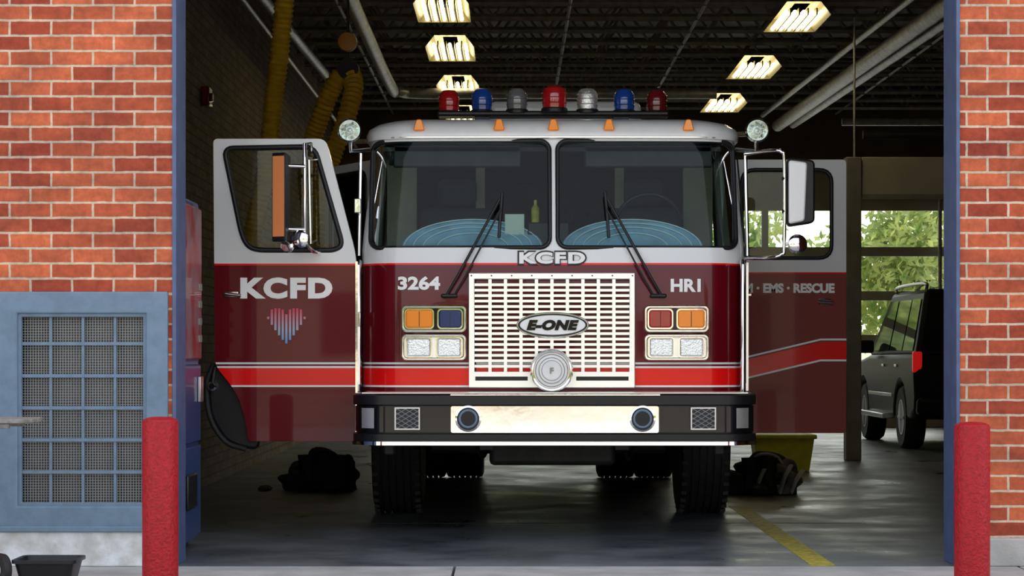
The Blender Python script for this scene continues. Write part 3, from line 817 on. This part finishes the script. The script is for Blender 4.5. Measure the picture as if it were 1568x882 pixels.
boxes('side_grab_latch', [(CX+1.2, CX+1.29, 14.6, 14.62, 1.50, 1.52), (CX+1.2, CX+1.29, 14.5, 14.52, 1.50, 1.52)], 'chrome', truck, .004)

# ---- mirrors
xm = CX-1.505
sweep('mirror_bar', [(xm, DY, 2.36), (xm+.03, 13.62, 2.40), (xm, 13.56, 2.40), (xm, 13.55, 1.80), (xm+.05, 13.6, 1.75), (xm+.06, DY, 1.76)], .013, 'chrome', truck, 10)
sweep('mirror_bar_b', [(xm+.05, DY, 2.33), (xm+.02, 13.6, 2.30), (xm+.03, 13.6, 1.80), (xm+.04, DY, 1.83)], .009, 'chrome', truck, 10)
for z in (2.26, 1.88):
    sweep('mirror_clamp', [(xm, 13.55, z), (xm-.10, 13.5, z)], .012, 'chrome', truck, 8)
v_ = [(xm-.185, 13.42, 1.80), (xm-.10, 13.38, 1.80), (xm-.085, 13.56, 1.80), (xm-.15, 13.60, 1.80)]
mesh('mirror_housing', v_+[(a_, b_, 2.33) for a_, b_, c_ in v_], [(0, 1, 2, 3), (4, 5, 6, 7), (0, 1, 5, 4), (1, 2, 6, 5), (2, 3, 7, 6), (3, 0, 4, 7)], 'black', truck, .010)
mesh('mirror_glass', [(xm-.178, 13.410, 1.83), (xm-.106, 13.376, 1.83), (xm-.106, 13.376, 2.31), (xm-.178, 13.410, 2.31)], [(0, 1, 2, 3)], 'mirrorbrick', truck)
lathe('convex_mirror', [(.05, .03), (.055, 0), (.04, -.012), (0, -.018)], (xm-.03, 13.52, 1.82), (0.3, 1, 0), 'chrome', truck, 24)
lathe('convex_mirror', [(.035, .03), (.04, 0), (.03, -.012), (0, -.018)], (xm-.10, 13.47, 1.775), (0.3, 1, 0), 'chrome', truck, 24)
xa = CX+1.19
fr = smoothpts([(xa, 13.95, 2.37), (xa+.15, 13.75, 2.375), (xa+.2, 13.72, 2.36), (xa+.215, 13.72, 2.3), (xa+.215, 13.72, 1.80), (xa+.2, 13.72, 1.74), (xa+.14, 13.76, 1.72), (xa, 13.95, 1.72)], 6)
sweep('mirror_bar', fr, .011, 'chrome', truck, 10)
x0 = xa+.235
prism('mirror_housing', roundpoly([(x0, 2.33), (x0+.165, 2.31), (x0+.165, 1.93), (x0, 1.905)], .03), 13.70, 13.80, 'black', truck, 'Y', .012)
prism('mirror_shell', roundpoly([(x0+.004, 2.31), (x0+.115, 2.295), (x0+.10, 1.94), (x0+.004, 1.92)], .02), 13.675, 13.72, 'letter', truck, 'Y', .012)
for z in (2.2, 2.0): sweep('mirror_clamp', [(x0-.03, 13.72, z), (x0+.03, 13.74, z)], .014, 'black', truck, 8)
lathe('convex_mirror', [(.05, .04), (.06, 0), (.045, -.014), (0, -.02)], (x0+.06, 13.72, 1.80), (0, 1, 0), 'chrome', truck, 24)
sweep('mirror_stub', [(x0-.02, 13.73, 1.80), (x0+.06, 13.73, 1.80)], .009, 'chrome', truck)

for s, zz in ((-1, 2.51), (1, 2.51)):
    X = CX+s*1.258
    lathe('spotlight', [(0, .13), (.035, .12), (.062, .07), (.074, .02), (.076, -.006), (.068, -.014), (.062, -.004), (.05, .012), (.02, .03), (0, .034)], (X, 13.88, zz), (0, 1, 0), 'chrome', truck, 36)
    lathe('spotlight_bulb', [(.018, .03), (.018, .0), (.012, -.006), (0, -.008)], (X, 13.88, zz), (0, 1, 0), 'clear', truck, 20)
    lathe('spotlight_lens', [(.062, -.006), (.04, -.012), (0, -.014)], (X, 13.88, zz), (0, 1, 0), 'glassdoor', truck, 28)
    sweep('spotlight_mount', [(X, 13.92, zz-.05), (X, 13.95, zz-.12), (CX+s*1.15, 14.1, zz-.10)], .014, 'chrome', truck)

# light bar
yb = 14.55
pod = [(-.667, 'redlens', .10), (-.451, 'blue', .04), (-.224, 'smoke', .0), (.017, 'redlens', -.08), (.232, 'clear', .0), (.473, 'blue', .04), (.688, 'reddark', .10)]
boxes('lightbar_base', [(CX-.74, CX+.76, yb-.03, yb+.16, 2.665, 2.70)], 'black', truck, .012)
boxes('lightbar_feet', [(CX-.5, CX-.4, yb, yb+.1, 2.60, 2.67), (CX+.4, CX+.5, yb, yb+.1, 2.60, 2.67)], 'dark', truck)
for (x, mt, dy) in pod:
    big = .012 if abs(x) < .1 else 0
    lathe('beacon', [(.060+big, 0), (.066+big, .03), (.066+big, .09+big), (.058+big, .125+big), (.04, .145+big), (0, .15+big)], (CX+x, yb+dy+.02, 2.70), (0, 0, 1), mt, truck, 28)
    lathe('beacon_base', [(.072+big, -.015), (.075+big, .0), (.07+big, .012)], (CX+x, yb+dy+.02, 2.70), (0, 0, 1), 'black', truck, 28)
    for hh in (.04, .075, .105):
        lathe('lens_rib', [(.068+big, hh), (.070+big, hh+.003), (.068+big, hh+.006)], (CX+x, yb+dy+.02, 2.70), (0, 0, 1), mt, truck, 28)
box('roof_ac_unit', CX-.42, CX+.62, 15.2, 15.9, 2.6, 2.84, 'white', truck, .05)

# ------------------------------------------------------------------ hoses
def ribbed(name, pts, r, parent):
    P_ = smoothpts(pts, 60); out = [P_[0]]
    for i in range(1, len(P_)):
        if (P_[i]-out[-1]).length >= .018: out.append(P_[i])
    R_ = [r*(1.10 if i % 2 else .90) for i in range(len(out))]
    return sweep(name, out, R_, 'hose', parent, 16)
e = empty('exhaust_hose', (-1.95, 18.4, 3.2))
ribbed('hose', [(-1.84, 18.45, 4.68), (-1.85, 18.4, 4.2), (-1.90, 18.4, 3.6), (-1.95, 18.4, 3.2), (-1.99, 18.4, 2.79), (-2.05, 18.4, 2.42), (-2.14, 18.4, 2.02), (-2.2, 18.4, 1.7)], .077, e)
lathe('nozzle', [(.09, 0), (.10, -.25), (.08, -.3)], (-2.2, 18.4, 1.72), (.1, 0, 1), 'dark', e, 20)
e = empty('exhaust_hose', (-1.5, 19, 3.2))
ribbed('hose', [(-1.62, 19.4, 2.0), (-1.74, 19.3, 2.4), (-1.74, 19.2, 2.8), (-1.62, 19.1, 3.15), (-1.49, 19.0, 3.42), (-1.38, 19.0, 3.5), (-1.33, 18.9, 3.35), (-1.40, 18.8, 3.05), (-1.52, 18.8, 2.72), (-1.62, 18.8, 2.3), (-1.65, 18.8, 1.9)], .077, e)
lathe('hose_saddle', [(.09, -.1), (.09, .1)], (-1.38, 19.0, 3.52), (0, 1, 0), 'dark', e, 20)
sweep('saddle_cable', [(-1.38, 19, 3.6), (-1.38, 19, 4.68)], .006, 'dark', e, 6)
e = empty('hose_balancer', (-1.3, 18.4, 3.66))
lathe('drum', [(.03, -.06), (.075, -.05), (.08, 0), (.075, .05), (.03, .06)], (-1.36, 18.6, 3.70), (0, 1, 0), 'ochre', e, 28)
sweep('drum_cable', [(-1.36, 18.6, 3.76), (-1.36, 18.6, 4.68)], .008, 'dark', e, 6)

# ------------------------------------------------------------------ turnout gear
def blob(name, c, sc, mat, parent, amp=.2, seed=0, sub=3):
    bm = bmesh.new(); bmesh.ops.create_icosphere(bm, subdivisions=sub, radius=1)
    rnd = random.Random(seed); ph = [rnd.uniform(0, 6) for _ in range(6)]
    for q in bm.verts:
        p = q.co; k = 1+amp*(math.sin(3*p.x+ph[0])*math.sin(4*p.y+ph[1])+.6*math.sin(7*p.z+ph[2]+3*p.x)+.4*math.sin(9*p.y+ph[3]))
        q.co = Vector((p.x*sc[0]*k, p.y*sc[1]*k, p.z*sc[2]*k))
        q.co.z = max(q.co.z, -sc[2]*.8)
    zmin = min(q.co.z for q in bm.verts)
    for q in bm.verts: q.co += Vector((c[0], c[1], c[2]-zmin))
    me = bpy.data.meshes.new(name); bm.to_mesh(me); bm.free(); me.materials.append(M[mat])
    return finish(bpy.data.objects.new(name, me), parent, ang=80)
def boot(x, y, parent, rot=0.):
    c, s = math.cos(rot), math.sin(rot)
    def t(p): return (x+p[0]*c-p[1]*s, y+p[0]*s+p[1]*c, p[2])
    sweep('boot_shaft', [t((0, 0, .05)), t((0, 0, .15)), t((0, .01, .30))], [.06, .055, .07], 'rubber', parent, 14)
    sweep('boot_foot', [t((0, .05, .05)), t((0, -.06, .05)), t((0, -.16, .045)), t((0, -.2, .04))], [.05, .05, .045, .025], 'rubber', parent, 14)
def gear(x, y, seed, trim):
    e = empty('turnout_gear', (x, y, 0))
    blob('trousers', (x, y, .0), (.22, .2, .17), 'gear', e, .25, seed, 4)
    blob('trouser_leg', (x-.20, y-.05, 0), (.14, .14, .10), 'gear', e, .25, seed+1, 4)
    blob('trouser_leg', (x+.17, y-.06, 0), (.12, .14, .15), 'gearlight' if trim else 'gear', e, .25, seed+2, 4)
    boot(x-.12, y-.2, e, .6)
    boot(x+(.02 if trim else .16), y-.22, e, -.7)
    if trim:
        for (dx, h) in ((-.02, .25), (.17, .24), (.26, .2)):
            sweep('reflective_band', smoothpts([(x+dx-.06, y-.22, .02), (x+dx-.03, y-.28, h*.6), (x+dx+.03, y-.22, h)], 6), .026, 'reflect', e, 8, False, .4)
    sweep('suspenders', smoothpts([(x-.1, y, .24), (x-.05, y-.15, .32), (x+.1, y-.12, .30), (x+.2, y-.1, .12)], 6), .012, 'gear' if not trim else 'reflect', e, 6)
gear(-1.56, 18.6, 3, False); gear(2.02, 18.1, 9, True)
e = empty('leather_glove', (-2.03, 18.5, 0))
blob('palm', (-2.03, 18.5, 0), (.06, .05, .025), 'bark', e, .1, 5)
for i in range(4): sweep('finger_%d' % (i+1), [(-2.06+i*.022, 18.46, .02), (-2.07+i*.027, 18.40, .015)], .010, 'bark', e, 8)
e = empty('storage_tote', (2.6, 21.6, 0))
prism('bin', roundpoly([(2.35, .0), (2.83, .0), (2.88, .32), (2.30, .32)], .02), 21.4, 21.8, 'bin', e, 'Y', .015)
box('lid', 2.28, 2.90, 21.37, 21.83, .31, .35, 'bin', e, .01)

# ------------------------------------------------------------------ SUV
s_ = empty('suv', (5.48, 27.8, 0))
X0, X1 = 4.56, 6.42
def arch(yc, r=.42, z0=.36):
    return [(yc+r*math.cos(PI-PI*i/12), z0+r*math.sin(PI*i/12)) for i in range(13)]
body = [(25.5, .45), (25.45, .62), (25.55, 1.02), (25.6, 1.12), (28.75, 1.10), (29.9, 1.0), (30.12, .85), (30.15, .45), (30.0, .33)]
A2 = arch(29.2)[::-1]; A1 = arch(26.45)[::-1]
prism('body', body+A2+A1+[(25.8, .36)], X0, X1, 'suv', s_, 'X', .06, 3)
v_ = [(X0+.03, 25.58, 1.09), (X1-.03, 25.58, 1.09), (X1-.03, 28.95, 1.09), (X0+.03, 28.95, 1.09),
      (X0+.19, 25.82, 1.86), (X1-.19, 25.82, 1.86), (X1-.19, 28.05, 1.86), (X0+.19, 28.05, 1.86)]
mesh('greenhouse', v_, [(0, 1, 2, 3), (4, 5, 6, 7), (0, 1, 5, 4), (1, 2, 6, 5), (2, 3, 7, 6), (3, 0, 4, 7)], 'suv', s_, .05, seg=3)
def side_pt(side, y, t):
    x = X0+.03+.16*t if side < 0 else X1-.03-.16*t
    return (x-(.012 if side < 0 else -.012), y, 1.09+.77*t)
gl = new_mat('suv_window', (.16, .20, .22), .04, .6)
tail = new_mat('tail_lens', (.6, .01, .01), .2, emis=(1, .02, .02), estr=.3)
for sd in (-1, 1):
    for (ya, yb_, yc, yd_) in ((25.78, 26.45, 26.45, 25.92), (26.52, 27.35, 27.32, 26.52), (27.42, 28.70, 28.02, 27.42)):
        mesh('side_window', [side_pt(sd, ya, .08), side_pt(sd, yb_, .08), side_pt(sd, yc, .86), side_pt(sd, yd_, .86)], [(0, 1, 2, 3)], gl, s_)
    xx = X0+.22 if sd < 0 else X1-.22
    sweep('roof_rail', smoothpts([(xx, 25.95, 1.86), (xx, 26.05, 1.93), (xx, 27.8, 1.93), (xx, 27.95, 1.86)], 5), .02, 'silver', s_, 8)
    xo = X0 if sd < 0 else X1
    boxes('tail_light', [(xo-.008 if sd < 0 else xo-.10, xo+.10 if sd < 0 else xo+.008, 25.53, 25.60, .90, 1.14)], tail, s_, .02)
    boxes('running_board', [(xo-.12 if sd < 0 else xo-.02, xo+.02 if sd < 0 else xo+.12, 26.95, 28.7, .34, .40)], 'silver', s_, .01)
    boxes('side_molding', [(xo-.015, xo+.015, 26.95, 28.7, .60, .64)], 'silver', s_, .004)
    boxes('door_handle', [(xo-.02, xo+.02, 26.6, 26.75, .96, .99), (xo-.02, xo+.02, 27.5, 27.65, .96, .99)], 'silver', s_, .005)
    boxes('side_mirror', [(xo-.2 if sd < 0 else xo, xo if sd < 0 else xo+.2, 28.3, 28.42, 1.12, 1.28)], 'suv', s_, .03)
    for yc in (26.45, 29.2):
        xt = X0+.13 if sd < 0 else X1-.13
        lathe('tire', [(.20, -.11), (.34, -.12), (.37, -.08), (.37, .08), (.34, .12), (.20, .11)], (xt, yc, .37), (1, 0, 0), 'rubber', s_, 36)
        o_ = sd*.115
        lathe('wheel_hub', [(.21, o_), (.19, o_*.7), (.06, o_*.8), (.05, o_), (0, o_)], (xt, yc, .37), (1, 0, 0), 'silver', s_, 24)
        boxes('wheel_spokes', [(xt+o_-.012, xt+o_+.004, yc-.19, yc+.19, .355, .385), (xt+o_-.012, xt+o_+.004, yc-.015, yc+.015, .19, .55)], 'silver', s_)
mesh('rear_window', [(X0+.15, 25.600, 1.17), (X1-.15, 25.600, 1.17), (X1-.26, 25.765, 1.74), (X0+.26, 25.765, 1.74)], [(0, 1, 2, 3)], 'glassdark', s_)
box('rear_bumper', X0+.02, X1-.02, 25.38, 25.6, .42, .62, 'suv', s_, .05)
box('license_plate', 5.33, 5.65, 25.49, 25.5, .72, .87, 'letter', s_, .005)

# ------------------------------------------------------------------ grill, tub
e = empty('barbecue_grill', (-3.2, 11, 0))
boxes('side_shelf', [(-2.95, -2.34+.03*(1-abs(i-2)/2), 10.8+i*.085, 10.875+i*.085, .80, .82) for i in range(5)]+[(-2.95, -2.42, 10.82, 10.85, .775, .80), (-2.95, -2.42, 11.15, 11.18, .775, .80)], 'wood', e, .004)
sweep('kettle', [(-3.55, 11, .86), (-3.5, 11, .86), (-3.2, 11, .86), (-2.98, 11, .86), (-2.95, 11, .86)], [.12, .24, .27, .24, .12], 'blackgloss', e, 24)
boxes('frame', [(-3.5, -3.46, 10.85, 10.89, 0, .8), (-3.5, -3.46, 11.15, 11.19, 0, .8), (-2.98, -2.94, 10.85, 10.89, .1, .8), (-2.98, -2.94, 11.15, 11.19, .1, .8), (-3.5, -2.94, 10.87, 11.17, .3, .32)], 'dark', e)
sweep('axle', [(-2.96, 11, .08), (-2.52, 11, .08)], .01, 'silver', e, 8)
lathe('wheel', [(.03, -.02), (.075, -.02), (.08, 0), (.075, .02), (.03, .02)], (-2.5, 11, .08), (1, 0.9, 0), 'rubber', e, 28)
lathe('wheel_disc', [(.04, -.024), (.0, -.024)], (-2.5, 11, .08), (1, 0.9, 0), 'letter', e, 20)
e = empty('plastic_tub', (-2.28, 11.1, 0))
def tubr(z, w_, d_): return [(p[0], p[1], z) for p in rr(-2.285-w_, -2.285+w_, 11.1-d_, 11.1+d_, .04, 5)]
T_ = [tubr(0.001, .12, .12), tubr(.11, .145, .145), tubr(.112, .158, .158), tubr(.128, .158, .158), tubr(.128, .14, .14), tubr(.02, .115, .115)]
loft('tub_shell', T_, 'black', e)

# ------------------------------------------------------------------ trees and street
def tree(x, y, h, w_, seed, nleaf=2600, ls=.22):
    rnd = random.Random(seed); e = empty('tree', (x, y, 0))
    sweep('trunk', [(x, y, -.2), (x+.1, y, h*.3), (x, y, h*.6)], [.22, .16, .08], 'bark', e, 10)
    for k in range(5):
        an = rnd.uniform(0, 6.28); sweep('branch', [(x, y, h*(.3+.06*k)), (x+w_*.5*math.cos(an), y+w_*.5*math.sin(an), h*(.55+.06*k))], [.08, .03], 'bark', e, 6)
    cl = [(x+rnd.uniform(-1, 1)*w_*.6, y+rnd.uniform(-1, 1)*w_*.6, h*rnd.uniform(.35, .92), w_*rnd.uniform(.3, .5)) for _ in range(14)]
    v = []; f = []
    for i in range(nleaf):
        c = cl[i % 14]
        d = Vector((rnd.gauss(0, 1), rnd.gauss(0, 1), rnd.gauss(0, 1))).normalized()*c[3]*rnd.uniform(.6, 1.1)
        p = Vector(c[:3])+d
        a_ = Vector((rnd.gauss(0, 1), rnd.gauss(0, 1), rnd.gauss(0, 1))).normalized(); b_ = a_.orthogonal().normalized()
        k = len(v); v += [p-a_*ls, p+b_*ls*.5, p+a_*ls, p-b_*ls*.5]; f.append((k, k+1, k+2, k+3))
    mesh('foliage', v, f, 'leaf', e, smooth=False, recalc=False)
for i, (x, y, h) in enumerate(((1, 52, 4.4), (5, 57, 5.0), (9, 53, 4.3), (13, 56, 5.4), (-4, 54, 5))):
    tree(x, y, h, 2.5, 20+i, 4200, .15)
for i in range(5):
    tree(-34+i*17, -30+(i % 3)*2, 7+(i % 2)*1.5, 4.0, 50+i, 2200, .42)
e = empty('reflection_building', (0, -44, 0))  # unseen building added behind the camera to brighten the chrome reflections
box('facade', -50, 50, -46, -43, 0, 4.5, 'cream', e)
boxes('facade_windows', [(-48+i*6, -45.5+i*6, -43.05, -42.98, 1.0, 3.0) for i in range(16)], 'glassdark', e)

# ------------------------------------------------------------------ lighting
W = bpy.data.worlds.new('sky'); scene.world = W; W.use_nodes = True
N, L = W.node_tree.nodes, W.node_tree.links
bg = N['Background']; sk = N.new('ShaderNodeTexSky'); sk.sky_type = 'NISHITA'; sk.sun_disc = False
sk.sun_elevation = math.radians(48); sk.sun_rotation = math.radians(25); sk.air_density = 1.2; sk.dust_density = 3
hs = N.new('ShaderNodeHueSaturation'); hs.inputs['Saturation'].default_value = .45
mu = N.new('ShaderNodeMix'); mu.data_type = 'RGBA'; mu.blend_type = 'MULTIPLY'; mu.inputs[0].default_value = 1
mu.inputs[7].default_value = (1.05, 1.0, .95, 1)
L.new(sk.outputs[0], hs.inputs['Color']); L.new(hs.outputs[0], mu.inputs[6]); L.new(mu.outputs[2], bg.inputs[0])
bg.inputs[1].default_value = .50
sd = bpy.data.lights.new('sun', 'SUN'); sd.energy = 4.0; sd.angle = math.radians(1); sd.color = (1, .93, .82)
so = bpy.data.objects.new('sun', sd); COL.objects.link(so)
d = Vector((-.45, -.75, -1.0))
so.rotation_euler = d.to_track_quat('-Z', 'Y').to_euler(); so.location = (10, 40, 30)

# ------------------------------------------------------------------ camera
cd = bpy.data.cameras.new('camera'); cd.sensor_width = 36; cd.lens = 79.07; cd.shift_y = .0612
cd.clip_end = 300
co = bpy.data.objects.new('camera', cd); COL.objects.link(co)
co.location = (0, 0, 1.15); co.rotation_euler = (PI/2, 0, 0)
scene.camera = co
scene.view_settings.view_transform = 'Standard'
scene.view_settings.look = 'None'
scene.view_settings.exposure = 0
